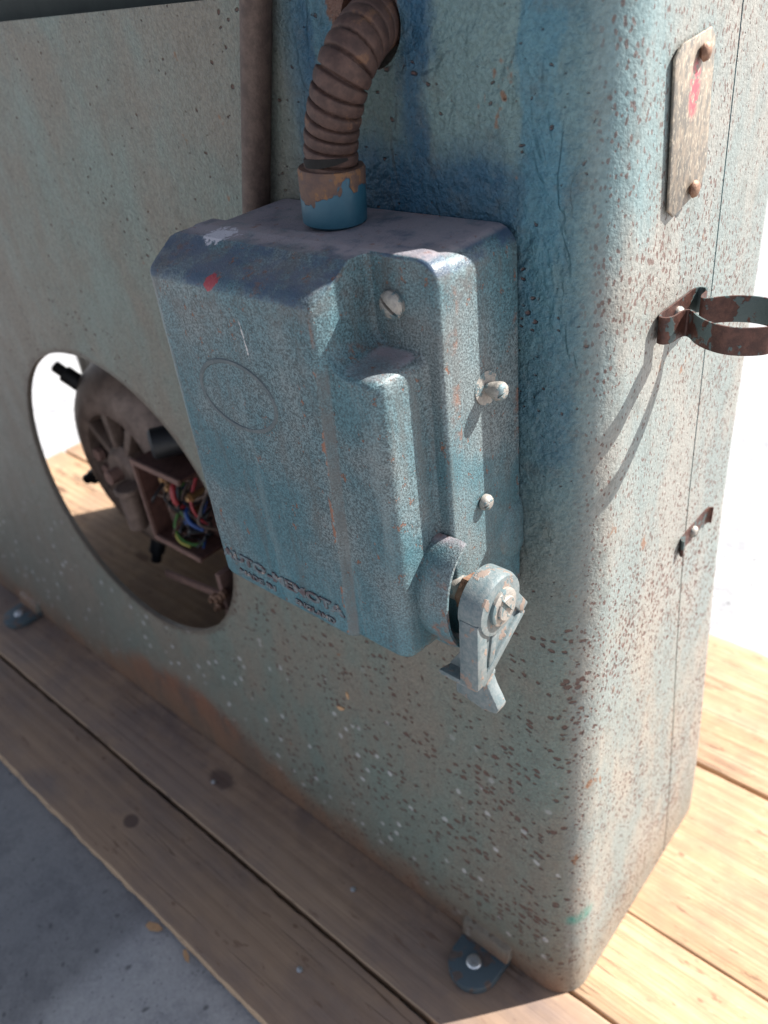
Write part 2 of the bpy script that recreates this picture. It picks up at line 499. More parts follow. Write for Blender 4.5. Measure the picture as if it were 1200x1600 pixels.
M['screw'] = mat_plain('zinc_screw', (.55, .56, .58), .35, .9)
M['slot'] = mat_plain('recess_shade', (.012, .010, .009), .9)
M['motor'] = mat_rust('motor_iron', (.110, .075, .060), (.185, .130, .105), rough=.55, metal=.3, sc=.4)
M['black'] = mat_plain('black_rubber', (.012, .012, .014), .5)
M['boxrust'] = mat_rust('terminal_box_rust', (.060, .024, .018), (.095, .040, .030), rough=.7)
M['frame'] = mat_rust('rusty_frame', (.15, .085, .070), (.21, .120, .095), rough=.7)
M['brass'] = mat_plain('brass_terminal', (.42, .24, .11), .4, .7)
M['red'] = mat_plain('red_wire', (.30, .03, .035), .4)
M['blue'] = mat_plain('blue_wire', (.015, .055, .20), .4)
M['greenw'] = mat_plain('green_wire', (.06, .17, .03), .4)
M['yellow'] = mat_plain('yellow_wire', (.36, .32, .06), .4)
M['chip'] = mat_plain('pale_wood_chip', (.50, .30, .16), .7)
M['dark'] = mat_rust('dark_green_backing', (.010, .016, .014), (.018, .026, .022), rough=.6, metal=.0, sc=.3)
M['inner'] = mat_rust('inner_casting', (.060, .058, .045), (.085, .072, .05), rough=.8, sc=.3)


# ------------------------------------------------------------------ object helpers
def thing(name, base, label, cat, group=None):
    o = bpy.data.objects.new(name, None)
    o.empty_display_size = .02
    COL.objects.link(o)
    o.location = base
    o['label'] = label
    o['category'] = cat
    if group:
        o['group'] = group
    return o


def root_of(o):
    v = Vector((0, 0, 0))
    while o is not None:
        v += Vector(o.location)
        o = o.parent
    return v


def obj(name, bm, mat, parent=None, smooth=40, keep=False):
    """links bm (world coordinates) as one mesh object under parent"""
    me = bpy.data.meshes.new(name)
    if parent is not None:
        off = root_of(parent)
        bmesh.ops.translate(bm, verts=bm.verts, vec=-off)
    bmesh.ops.recalc_face_normals(bm, faces=bm.faces)
    bm.to_mesh(me)
    bm.free()
    if smooth:
        me.polygons.foreach_set('use_smooth', [True] * len(me.polygons))
        me.set_sharp_from_angle(angle=math.radians(smooth))
    me.materials.append(M[mat])
    o = bpy.data.objects.new(name, me)
    COL.objects.link(o)
    if parent is not None:
        o.parent = parent
    return o


def loft(bm, rings, close=True, cap=True):
    rs = [[bm.verts.new(p) for p in r] for r in rings]
    n = len(rs[0])
    for a, b in zip(rs, rs[1:]):
        for i in range(n if close else n - 1):
            j = (i + 1) % n
            bm.faces.new((a[i], a[j], b[j], b[i]))
    if cap:
        bm.faces.new(rs[0])
        bm.faces.new(list(reversed(rs[-1])))
    return rs


def rrect(x0, x1, y0, y1, r, seg=8):
    """rounded rectangle outline, ccw"""
    out = []
    for cx, cy, a0 in ((x1 - r, y0 + r, -90), (x1 - r, y1 - r, 0), (x0 + r, y1 - r, 90), (x0 + r, y0 + r, 180)):
        for i in range(seg + 1):
            a = math.radians(a0 + 90 * i / seg)
            out.append((cx + r * math.cos(a), cy + r * math.sin(a)))
    return out


def frame_of(d):
    d = Vector(d).normalized()
    u = d.orthogonal().normalized()
    return d, u, d.cross(u)


def cyl(bm, a, b, r, seg=24, r2=None, bevel=0.0):
    a, b = Vector(a), Vector(b)
    d, u, v = frame_of(b - a)
    L = (b - a).length
    r2 = r if r2 is None else r2
    prof = [(0, r), (L, r2)] if not bevel else [(0, r - bevel), (bevel, r), (L - bevel, r2), (L, r2 - bevel)]
    rings = []
    for t, rr in prof:
        rings.append([a + d * t + (u * math.cos(2 * PI * i / seg) + v * math.sin(2 * PI * i / seg)) * rr for i in range(seg)])
    loft(bm, rings)


def lathe(bm, a, d, prof, seg=32):
    """prof = [(along, radius)...] closed with caps"""
    a = Vector(a)
    d, u, v = frame_of(d)
    rings = [[a + d * t + (u * math.cos(2 * PI * i / seg) + v * math.sin(2 * PI * i / seg)) * rr for i in range(seg)] for t, rr in prof]
    loft(bm, rings)


def box(bm, lo, hi, bevel=0.0, rot=None, seg=2):
    lo, hi = Vector(lo), Vector(hi)
    c = (lo + hi) / 2
    r = bmesh.ops.create_cube(bm, size=1)
    vs = r['verts']
    bmesh.ops.scale(bm, vec=hi - lo, verts=vs)
    if bevel:
        es = list({e for v in vs for e in v.link_edges})
        rb = bmesh.ops.bevel(bm, geom=es, offset=bevel, segments=seg, affect='EDGES', profile=.5)
        vs = list({v for f in rb['faces'] for v in f.verts} | {v for v in vs if v.is_valid})
    if rot is not None:
        bmesh.ops.rotate(bm, cent=(0, 0, 0), matrix=rot, verts=vs)
    bmesh.ops.translate(bm, vec=c, verts=vs)
    return vs


def tube(bm, pts, r, seg=12, cap=True, rfun=None):
    pts = [Vector(p) for p in pts]
    rings = []
    u = None
    for i, p in enumerate(pts):
        t = (pts[min(i + 1, len(pts) - 1)] - pts[max(i - 1, 0)]).normalized()
        if u is None:
            u = t.orthogonal().normalized()
        u = (u - t * u.dot(t)).normalized()
        v = t.cross(u)
        ring = []
        for k in range(seg):
            a = 2 * PI * k / seg
            rr = r if rfun is None else rfun(i, a)
            ring.append(p + (u * math.cos(a) + v * math.sin(a)) * rr)
        rings.append(ring)
    loft(bm, rings, cap=cap)


def spline(pts, n):
    pts = [Vector(p) for p in pts]
    P = [pts[0] * 2 - pts[1]] + pts + [pts[-1] * 2 - pts[-2]]
    out = []
    for i in range(len(pts) - 1):
        a, b, c, d = P[i:i + 4]
        for k in range(n):
            t = k / n
            out.append(.5 * ((2 * b) + (c - a) * t + (2 * a - 5 * b + 4 * c - d) * t * t + (3 * b - a - 3 * c + d) * t ** 3))
    out.append(pts[-1])
    return out


def extrude_poly(bm, pts, d, bevel=0.0):
    """closed polygon of 3d points extruded by vector d"""
    vs = [bm.verts.new(p) for p in pts]
    f = bm.faces.new(vs)
    r = bmesh.ops.extrude_face_region(bm, geom=[f])
    nv = [g for g in r['geom'] if isinstance(g, bmesh.types.BMVert)]
    bmesh.ops.translate(bm, vec=d, verts=nv)
    allv = vs + nv
    if bevel:
        es = list({e for v in allv for e in v.link_edges if e.is_valid and all(w in allv for w in e.verts)})
        bmesh.ops.bevel(bm, geom=es, offset=bevel, segments=2, affect='EDGES', profile=.5)
    return allv


def boolean(target_bm, cutters, bevel=0.0, bevel_angle=50):
    me = bpy.data.meshes.new('tmp')
    bmesh.ops.recalc_face_normals(target_bm, faces=target_bm.faces)
    target_bm.to_mesh(me)
    o = bpy.data.objects.new('tmp', me)
    COL.objects.link(o)
    tmp = []
    for cb in cutters:
        cm = bpy.data.meshes.new('tmpc')
        bmesh.ops.recalc_face_normals(cb, faces=cb.faces)
        cb.to_mesh(cm)
        c = bpy.data.objects.new('tmpc', cm)
        COL.objects.link(c)
        tmp.append(c)
        md = o.modifiers.new('b', 'BOOLEAN')
        md.operation = 'DIFFERENCE'
        md.solver = 'EXACT'
        md.object = c
    if bevel:
        md = o.modifiers.new('v', 'BEVEL')
        md.width = bevel
        md.segments = 2
        md.limit_method = 'ANGLE'
        md.angle_limit = math.radians(bevel_angle)
        md.use_clamp_overlap = True
    dg = bpy.context.evaluated_depsgraph_get()
    ev = bpy.data.meshes.new_from_object(o.evaluated_get(dg))
    out = bmesh.new()
    out.from_mesh(ev)
    for q in tmp + [o]:
        bpy.data.objects.remove(q)
    bpy.data.meshes.remove(ev)
    return out


# ------------------------------------------------------------------ setting: ground
GZ = -.022
bm = bmesh.new()
S = 60.0
vs = [bm.verts.new(p) for p in ((-S, -S, GZ), (S, -S, GZ), (S, S, GZ), (-S, S, GZ))]
bm.faces.new(vs)
g = obj('ground', bm, 'concrete', smooth=0)
g['kind'] = 'structure'
g['label'] = 'grey concrete ground around the wooden platform'

# ------------------------------------------------------------------ wooden platform
rng = random.Random(5)
plat = thing('wooden_platform', (-.45, .16, GZ), 'platform of weathered softwood planks under the green machine base', 'platform')


def plank(y0, y1, x0, x1, rough_edge=0.0, tilt=0.0):
    bm = bmesh.new()
    N = 150
    rings = []
    prof = rrect(y0, y1, -.018, 0.0, .0016, 3)
    ph = rng.uniform(0, 50)
    for i in range(N + 1):
        x = x0 + (x1 - x0) * i / N
        ring = []
        for (y, z) in prof:
            w = mnoise.noise(Vector((x * 9 + ph, round(y, 2) * 40, .3))) * .0009
            w2 = mnoise.noise(Vector((x * 70 + ph, round(y, 2) * 40, z * 150))) * (.0006 + rough_edge)
            yy = y + w + w2
            zz = z - .0004 + mnoise.noise(Vector((x * 6 + ph, y * 20, 4.0))) * .0004 + tilt * (y - (y0 + y1) / 2)
            ring.append((x, yy, zz))
        rings.append(ring)
    loft(bm, rings)
    return obj('plank', bm, 'wood', plat, smooth=50)


PL = [(-.189, -.0985, .0012), (-.0935, .0005, 0), (.0045, .0995, 0), (.1010, .3010, 0), (.3065, .5130, 0)]
for y0, y1, re in PL:
    plank(y0, y1, -1.395, .62, re)

for x, y in ((-.2215, -.137), (-.4600, -.0480), (-.2350, -.0460), (.1000, .0500)):
    bm = bmesh.new()
    lathe(bm, (x, y, -.004), (0, 0, 1), [(0, .0012), (.0038, .0014), (.0042, .0030), (.0049, .0030), (.0053, .0018), (.0054, .0003)], 14)
    obj('nail', bm, 'screw', plat)

# ------------------------------------------------------------------ machine base
mach = thing('machine_base', (-.54, .12, 0.0), 'hollow cast iron machine base in worn blue green hammered paint', 'machine base')
XL, HT = -1.085, 1.95


def body_ring(z, inset=0.0):
    """plan outline of the casting at height z; the foot flares a little"""
    t = max(0.0, min(1.0, z / .45))
    f = 1 - t * t * (3 - 2 * t)
    xr, yf, yb, r = -.0190 + .014 * f - inset, .0080 - .0180 * f + inset, .268 - .03 * z - inset, .034 - .004 * f - inset
    xl, rb = XL - .010 * f + inset, .030 - inset
    out = []
    for cx, cy, rr_, a0 in ((xr - r, yf + r, r, -90), (xr - rb, yb - rb, rb, 0), (xl + rb, yb - rb, rb, 90), (xl + rb, yf + rb, rb, 180)):
        for i in range(17):
            a = math.radians(a0 + 90 * i / 16)
            out.append((cx + rr_ * math.cos(a), cy + rr_ * math.sin(a), z))
    return out


ZR = [.001, .04, .08, .12, .16, .20, .24, .28, .32, .36, .40, .45]
bm = bmesh.new()
loft(bm, [body_ring(z) for z in ZR + [HT]])
cut = []
c = bmesh.new()
loft(c, [body_ring(z, .006) for z in [-.02] + ZR + [HT - .03]])
cut.append(c)
c = bmesh.new()                      # the round hole in the front
loft(c, [[(-.560 + .177 * math.cos(2 * PI * i / 112), y, .341 + .161 * math.sin(2 * PI * i / 112)) for i in range(112)] for y in (-.03, .03)])
cut.append(c)
c = bmesh.new()                      # conduit hole
cyl(c, (-.1475, -.02, .7575), (-.1475, .03, .7575), .0192, 40)
cut.append(c)
c = bmesh.new()                      # rectangular opening upper left
loft(c, [[(x, -.02, z) for x, z in rrect(-.98, -.2535, .7745, 1.02, .008, 6)], [(x, .03, z) for x, z in rrect(-.98, -.2535, .7745, 1.02, .008, 6)]])
cut.append(c)
c = bmesh.new()                      # open left end
loft(c, [[(-1.2, y, z) for y, z in rrect(.016, .250, -.1, .72, .05, 8)], [(-1.04, y, z) for y, z in rrect(.016, .250, -.1, .72, .05, 8)]])
cut.append(c)
c = bmesh.new()                      # parting line down the end face
w = .0007
rings = []
for z in [-.02] + ZR[1:] + [2.0]:
    xs = body_ring(max(z, .001))[17][0]
    yc = .1785 - .0530 * z
    rings.append([(xs - .0010, yc - w, z), (xs + .01, yc - w * 2.5, z), (xs + .01, yc + w * 2.5, z), (xs - .0010, yc + w, z)])
loft(c, rings)
cut.append(c)
bm = boolean(bm, cut, .0022)
body = obj('body', bm, 'body', mach, smooth=35)
wnm = body.modifiers.new('wn', 'WEIGHTED_NORMAL')
wnm.keep_sharp = True


bm = bmesh.new()  # dark sheet added behind the upper opening to make the inside look unlit
box(bm, (-1.03, .050, .700), (-.225, .056, 1.08), .001)
obj('dark_backing', bm, 'dark', mach)


def foot_lug(cx, yout=-.052):
    bm = bmesh.new()
    pts = []
    for i in range(15):
        a = PI + PI * i / 14
        pts.append((cx + .0240 * math.cos(a), -.034 + .0240 * math.sin(a), .0008))
    pts = [(cx - .0245, -.004, .0008)] + pts + [(cx + .0245, -.004, .0008)]
    extrude_poly(bm, pts, (0, 0, .010), .0012)
    lug = obj('foot_lug', bm, 'lug', mach)
    b = bmesh.new()
    # cast shoulder that joins lug and wall
    extrude_poly(b, [(cx - .026, .003, .008), (cx - .026, -.0190, .0110), (cx - .026, -.0150, .026), (cx - .026, .003, .036)], (.052, 0, 0), .002)
    sh = obj('shoulder', b, 'body', lug)
    b = bmesh.new()
    lathe(b, (cx, -.034, .0105), (0, 0, 1), [(0, .0072), (.0016, .0072), (.0030, .0060), (.0034, .0040), (.0034, .001)], 28)
    s = bmesh.new()
    box(s, (cx - .0040, -.0348, .0125), (cx + .0040, -.0332, .016))
    s2 = bmesh.new()
    box(s2, (cx - .0008, -.038, .0125), (cx + .0008, -.030, .016))
    b = boolean(b, [s, s2])
    obj('screw', b, 'screw', lug, smooth=30)
    return lug


foot_lug(-.0915)
foot_lug(-.9500)

# name plate on the end face
bm = bmesh.new()
pl = [(.0605, .7335), (.0670, .7385), (.0975, .7420), (.1030, .7375), (.1095, .6790), (.1045, .6685), (.0745, .6620), (.0680, .6665)]
extrude_poly(bm, [(-.0178, y, z) for y, z in pl], (.0014, 0, 0), .0004)
npl = obj('name_plate', bm, 'plate', mach)
npl['label'] = 'faded metal name plate with red paint mark and two rivets'
for y, z in ((.0880, .7330), (.0925, .6715)):
    bm = bmesh.new()
    lathe(bm, (-.0208, y, z), (1, 0, 0), [(0, .0024), (.0046, .0026), (.0062, .0044), (.0078, .0036), (.0086, .0018), (.0088, .0004)], 20)
    obj('rivet', bm, 'bolt', npl)

# ------------------------------------------------------------------ switch box
sw = thing('switch_box', (-.153, -.03, .44), 'blue green hammered metal starter switch box bolted to machine face', 'switch box')
BX0, BX1, BZ0, BZ1 = -.2360, -.0635, .4455, .6725
bm = bmesh.new()
rings = []
for y, ins in ((.0080, .0), (-.0450, .0008)):
    rings.append([(x, y - .003, z) for x, z in rrect(BX0 + ins, BX1 - ins, BZ0 + ins, BZ1 - ins, .012, 10)])
# more rings for a little unevenness
rr = []
for i in range(9):
    t = i / 8
    rr.append([tuple(Vector(a).lerp(Vector(b), t)) for a, b in zip(*rings)])
loft(bm, rr)
obj('base_casting', bm, 'box', sw, smooth=50)


def sstep(t):
    t = max(0.0, min(1.0, t))
    return t * t * (3 - 2 * t)


def sd_rr(x, z, x0, x1, z0, z1, r):
    cx, cz = (x0 + x1) / 2, (z0 + z1) / 2
    qx, qz = abs(x - cx) - (x1 - x0) / 2 + r, abs(z - cz) - (z1 - z0) / 2 + r
    return math.hypot(max(qx, 0), max(qz, 0)) + min(max(qx, qz), 0) - r


def smax(a, b, k):
    h = max(k - abs(a - b), 0.0) / k
    return max(a, b) + h * h * k * .25


RX0, RX1, RZ0, RZ1, RR = -.2385, -.0620, .4435, .6745, .0125
FL = -.0600      # flange front
HD, HP = .0320, .0042   # dome height over the flange, extra height of the front panel


def cover_y(x, z):
    d = sd_rr(x, z, RX0, RX1, RZ0, RZ1, RR)
    e = .0025
    y = FL
    if d > -e:
        q = min(1.0, (d + e) / e)
        y = FL + e - math.sqrt(max(0.0, 1 - q * q)) * e
    # dome with a notch cut for the cover screw
    dd = sd_rr(x, z, -.2345, -.0722, .4475, .7000, .0130)
    dn = sd_rr(x, z, -.1025, .10, .6290, .90, .011)
    s = smax(dd, -dn, .009)
    t = -s
    if t <= -.0022:
        return y

    def wall(t):
        if t < 0:
            q = (t + .0022) / .0022
            return .10 * q * q
        if t < .0018:
            return .10 + .66 * (t / .0018)
        q = min(1.0, (t - .0018) / (.0090 if dd > -dn else .0042))
        return .76 + .24 * math.sqrt(max(0, 1 - (1 - q) ** 2))
    h = wall(t)
    # top chamfer falling forward from the lip, rounded into the front
    c = (.6735 - z) / .0140
    top = max(0.0, min(c, 1.0) - max(0.0, .34 - abs(c - 1.0)) ** 2 / 1.36)
    qb = max(0.0, min(1.0, (z - .4475) / .012))
    bot = .45 + .55 * math.sqrt(max(0, 1 - (1 - qb) ** 2))
    hh = min(h, .34 + .66 * top) * bot
    xc = -.1040 - .0085 * (.645 - z) / .2
    raise_ = HP * sstep((xc - x) / .0046) * sstep(t / .006) * (sstep(top * 1.25 - .25) * bot)
    yy = FL - HD * hh - raise_
    yy += mnoise.noise(Vector((x * 45, z * 45, 2))) * .00035
    lip = 0.0
    return (min(y, yy) if d < -.0008 else y) - lip


bm = bmesh.new()


def dense(a, b, step, zones):
    out = [a]
    while out[-1] < b - 1e-9:
        st = step
        for c, w, fs in zones:
            if abs(out[-1] - c) < w:
                st = min(st, fs)
        out.append(min(b, out[-1] + st))
    return out


colx = dense(RX0, RX1, .0011, [(-.0715, .0045, .0002), (-.1000, .0055, .00026), (-.0650, .005, .0004), (-.2345, .004, .0004)])
cols = [(x - RX0) / (RX1 - RX0) for x in colx]
zs = dense(RZ0, RZ1, .0011, [(.6275, .0055, .00026), (.6720, .0045, .0004), (.4475, .006, .0004)])
grid = []
for z in zs:
    dz = max(RZ0 + RR - z, z - (RZ1 - RR), 0.0)
    ins = RR - math.sqrt(max(0.0, RR * RR - dz * dz))
    a, b = RX0 + ins, RX1 - ins
    grid.append([bm.verts.new((a + (b - a) * u, cover_y(a + (b - a) * u, z), z)) for u in cols])
for r0, r1 in zip(grid, grid[1:]):
    for i in range(len(cols) - 1):
        bm.faces.new((r0[i], r0[i + 1], r1[i + 1], r1[i]))
loop = grid[0][:] + [r[-1] for r in grid[1:]] + list(reversed(grid[-1][:-1])) + [r[0] for r in reversed(grid[1:-1])]
back = [bm.verts.new((v.co.x, -.0480, v.co.z)) for v in loop]
for i in range(len(loop)):
    j = (i + 1) % len(loop)
    bm.faces.new((loop[i], loop[j], back[j], back[i]))
bm.faces.new(back)
cover = obj('cover', bm, 'box', sw, smooth=60)

# oval emblem: a thin raised ring with a faint mark inside
EC = (-.1735, .5995)
yp = FL - HD - HP
bm = bmesh.new()
rings = []
for i in range(96):
    a = 2 * PI * i / 96
    cx, cz = EC[0] + .0300 * math.cos(a), EC[1] + .0195 * math.sin(a)
    nx, nz = math.cos(a), math.sin(a) * 1.3
    l = math.hypot(nx, nz)
    nx, nz = nx / l, nz / l
    rings.append([(cx + nx * q, yp + hgt, cz + nz * q) for q, hgt in ((-.0019, .0008), (-.0009, -.0006), (.0009, -.0006), (.0019, .0008))])
rings.append(rings[0])
loft(bm, rings, close=True, cap=False)
obj('oval_emblem', bm, 'emblem', cover)


def raised_text(body, x, z, size, width, spacing=1.0, name='raised_lettering', depth=.0007):
    cu = bpy.data.curves.new('txt', 'FONT')
    cu.body = body
    cu.size = size
    cu.extrude = depth
    cu.bevel_depth = size * .025
    cu.space_character = spacing
    cu.offset = size * .012
    o = bpy.data.objects.new('txt', cu)
    COL.objects.link(o)
    dg = bpy.context.evaluated_depsgraph_get()
    me = bpy.data.meshes.new_from_object(o.evaluated_get(dg))
    b = bmesh.new()
    b.from_mesh(me)
    bpy.data.objects.remove(o)
    xs = [v.co.x for v in b.verts]
    sx = width / (max(xs) - min(xs))
    x_min = min(xs)
    for v in b.verts:
        px, pz = x + (v.co.x - x_min) * sx, z + v.co.y
        v.co = Vector((px, cover_y(px, z + size * .35) - .0002 - v.co.z, pz))
    return obj(name, b, 'letter', cover, smooth=30)


raised_text('AUTO', -.2265, .4725, .0094, .042)
raised_text('-MEMOTA', -.1830, .4715, .0094, .066)
raised_text('MADE IN', -.2120, .4625, .0056, .034)
raised_text('ENGLAND', -.1600, .4615, .0056, .034)


def slot_screw(bm, c, d, r, h, slot_dir, neck=0.0):
    c, d = Vector(c), Vector(d).normalized()
    prof = [(-.004, r * .5), (0, r * .5)] if neck else [(-.001, r)]
    prof += [(neck, r), (neck + h * .45, r), (neck + h * .8, r * .82), (neck + h, r * .5), (neck + h * 1.03, r * .1)]
    lathe(bm, c, d, prof, 28)
    s = Vector(slot_dir).normalized()
    w = d.cross(s).normalized()
    cb = bmesh.new()
    lo, hi = c + d * (neck + h * .55), c + d * (neck + h * 1.5)
    rings = []
    for p in (lo, hi):
        rings.append([p + s * a * r * 1.2 + w * b * r * .13 for a, b in ((-1, -1), (1, -1), (1, 1), (-1, 1))])
    loft(cb, rings)
    return boolean(bm, [cb])


bm = slot_screw(bmesh.new(), (-.0885, FL - .0002, .6515), (0, -1, 0), .0068, .0046, (.75, 0, -.66))
obj('cover_screw', bm, 'steel', cover, smooth=35)

# side screws
side_x = BX1 - .0012
for (y, z, out, r) in ((-.0245, .5995, .0085, .0050), (-.0300, .5335, .0015, .0046)):
    bm = slot_screw(bmesh.new(), (side_x, y, z), (1, 0, 0), r, .0045, (0, 1, .15), out)
    s = obj('side_screw', bm, 'steel', sw, smooth=35)
    if out > .005:
        b = bmesh.new()
        lathe(b, (side_x + .0008, y, z), (1, -.12, .10), [(0, .0040), (.0002, .0088), (.0013, .0088), (.0015, .0040)], 32)
        obj('washer', b, 'steel', s, smooth=35)

# spindle boss of the base casting
SY, SZ = -.0575, .4920
bm = bmesh.new()
lathe(bm, (-.0815, .0040, .4960), (1, 0, 0), [(0, .0250), (.0120, .0248), (.0160, .0228), (.0182, .0185), (.0196, .0115), (.0200, .002)], 40)
for v in bm.verts:
    v.co.y = min(.0070, max(-.0575, v.co.y))
obj('spindle_boss', bm, 'box', sw, smooth=60)

# half round skirt of the cover in front of the spindle
bm = bmesh.new()
rings = []
NS = 40
for i in range(NS + 1):
    a = math.radians(98 + (266 - 98) * i / NS)
    cy, cz = math.cos(a), math.sin(a)
    ro, ri, rz = .0250, .0212, .0375
    flare = .0025
    rings.append([(-.0740, SY + ro * cy * .96, SZ + rz * cz * .97), (-.0565, SY + ro * cy, SZ + rz * cz), (-.0530, SY + (ro - .0010) * cy, SZ + (rz - .0010) * cz),
                  (-.0530, SY + (ri + .0010) * cy, SZ + (rz - .0028) * cz), (-.0570, SY + ri * cy, SZ + (rz - .0036) * cz), (-.0740, SY + ri * cy * .96, SZ + (rz - .004) * cz * .97)])
loft(bm, rings)
obj('spindle_skirt', bm, 'box', sw, smooth=50)

# switch handle
HX0, HX1 = -.0500, -.0345
bm = bmesh.new()
lathe(bm, (HX0, SY, SZ), (1, 0, 0), [(0, .0160), (.0010, .0176), (.0120, .0176), (.0150, .0163), (.0155, .0130), (.0155, .003)], 36)
# web: tapered plate below the hub, thick at its border ribs
web = [(-.0725, .490), (-.0745, .470), (-.0765, .4480), (-.0720, .4440), (-.0600, .4500), (-.0470, .4590), (-.0330, .4690), (-.0325, .4750), (-.0400, .4790), (-.0440, .4880)]
extrude_poly(bm, [(-.0470, y, z) for y, z in web], (.0085, 0, 0), .0010)


def rib(bm, a, b, w, x0, x1):
    a, b = Vector((0, *a)), Vector((0, *b))
    d = (b - a).normalized()
    n = Vector((0, -d.z, d.y)) * w
    pts = [a - n, b - n, b + n, a + n]
    extrude_poly(bm, [Vector((x0, p.y, p.z)) for p in pts], (x1 - x0, 0, 0), .0008)


rib(bm, (-.0715, .4900), (-.0735, .4470), .0040, -.0485, -.0360)
rib(bm, (-.0445, .4880), (-.0345, .4725), .0034, -.0485, -.0360)
rib(bm, (-.0350, .4715), (-.0725, .4465), .0030, -.0485, -.0366)
rib(bm, (-.0590, .4780), (-.0640, .4540), .0024, -.0475, -.0372)
# ledge running back under the spindle
extrude_poly(bm, [(-.0640, -.0770, .4450), (-.0375, -.0770, .4450), (-.0375, -.0600, .4450), (-.0580, -.0600, .4450)], (0, 0, .0035), .0008)
extrude_poly(bm, [(-.0620, -.0700, .4480), (-.0450, -.0700, .4480), (-.0450, -.0700, .4740)], (0, .0035, 0), .0006)
for v in bm.verts:
    v.co.y, v.co.z = SY + (v.co.y - SY) * 1.12, SZ + (v.co.z - SZ) * 1.06
handle = obj('switch_handle', bm, 'lever', sw, smooth=35)
handle['label'] = 'worn switch lever on spindle with ribbed web'

# finger tab hanging below the lever
bm = bmesh.new()
prof = [(-.0600, .4480), (-.0405, .4480), (-.0395, .4420), (-.0370, .4340), (-.0330, .4260), (-.0312, .4215), (-.0330, .4170), (-.0420, .4150), (-.0620, .4185)]
extrude_poly(bm, [(x, -.0680, z) for x, z in prof], (0, .0090, 0), .0016)
obj('finger_tab', bm, 'lever', handle, smooth=35)

# spindle with nut, washer and slotted end
bm = bmesh.new()
cyl(bm, (-.0800, SY, SZ), (-.0305, SY, SZ), .0074, 24, bevel=.0006)
cb = bmesh.new()
box(cb, (-.0335, SY - .0014, SZ - .010), (-.0280, SY + .0014, SZ + .010), rot=Matrix.Rotation(math.radians(35), 3, 'X'))
bm = boolean(bm, [cb])
sp = obj('spindle', bm, 'steel', handle, smooth=35)
bm = bmesh.new()
lathe(bm, (-.0585, SY, SZ), (1, 0, 0), [(0, .0098), (.0008, .0110), (.0064, .0110), (.0072, .0098)], 6)
obj('lock_nut', bm, 'bolt', handle, smooth=25)
bm = bmesh.new()
lathe(bm, (-.0512, SY, SZ), (1, 0, 0), [(0, .0130), (.0011, .0130)], 28)
obj('washer', bm, 'bolt', handle, smooth=35)
bm = bmesh.new()
lathe(bm, (-.0350, SY, SZ), (1, 0, 0), [(0, .0072), (.0002, .0112), (.0024, .0112), (.0030, .0102), (.0030, .0072)], 32)
obj('end_washer', bm, 'steel', handle, smooth=35)

# ------------------------------------------------------------------ flexible conduit
con = thing('flexible_conduit', (-.155, -.024, .672), 'rusty brown ribbed metal conduit rising from box into machine wall', 'conduit')
bm = bmesh.new()
lathe(bm, (-.1565, -.0235, .6728), (.08, 0, 1), [(0, .0150), (.0015, .0168), (.0265, .0172), (.0278, .0164), (.0278, .0136), (.0210, .0132)], 48)
obj('collar', bm, 'collar', con, smooth=40)
path = spline([(-.1555, -.0240, .688), (-.1535, -.0240, .702), (-.1505, -.0240, .716), (-.1450, -.0235, .730), (-.1405, -.0200, .7425), (-.1400, -.0100, .7520), (-.1435, .006, .7580), (-.149, .026, .7610)], 44)
# arc length
acc = [0.0]
for a, b in zip(path, path[1:]):
    acc.append(acc[-1] + (b - a).length)
PITCH = .0064


def hose_r(i, a):
    ph = (acc[i] / PITCH + a / (2 * PI)) % 1.0
    # flat crown, narrow groove, slight overlap lip
    if ph < .20:
        q = math.sin(ph / .20 * PI)
        return .0130 - .0021 * q ** .6
    q = (ph - .20) / .80
    return .0129 + .0006 * math.sin(q * PI) ** .5 + .0003 * q


bm = bmesh.new()
tube(bm, path, .013, 56, cap=False, rfun=hose_r)
obj('hose', bm, 'hose', con, smooth=70)
# dark strip painted as the shade in a torn open turn above the collar
bm = bmesh.new()
pts = []
for i in range(25):
    a = math.radians(-160 + 150 * i / 24)
    lift = .0006 + .0016 * math.sin(PI * i / 24)
    pts.append(((-.1530 + .0134 * math.cos(a), -.0240 + .0134 * math.sin(a), .7035 + .0012 * i / 24), lift))
rings = []
for (p, lift) in pts:
    cx = Vector((-.1530, -.0240, p[2]))
    n = (Vector(p) - cx).normalized()
    P = Vector(p)
    rings.append([P - Vector((0, 0, lift)), P + n * .0005 - Vector((0, 0, lift)), P + n * .0005 + Vector((0, 0, lift)), P + Vector((0, 0, lift))])
loft(bm, rings)
obj('torn_gap_shade', bm, 'slot', con)

# ------------------------------------------------------------------ iron rod behind the box
bm = bmesh.new()
top, bot = Vector((-.1785, -.0010, .905)), Vector((-.2546, -.0010, .635))
P = [bot.lerp(top, i / 40) for i in range(41)]
tube(bm, P, .0085, 28, rfun=lambda i, a: .0085 + .00022 * mnoise.noise(Vector((i * .7, math.cos(a) * 2, math.sin(a) * 2))))
rod = thing('iron_rod', (-.2520, .0, .645), 'brown rusted iron rod leaning on the machine face behind the switch box', 'rod')
obj('bar', bm, 'rod', rod, smooth=60)
bm = bmesh.new()
box(bm, (-.2640, -.0115, .6440), (-.2430, .0078, .6520), .001)
obj('wall_clamp', bm, 'rod', rod, smooth=40)


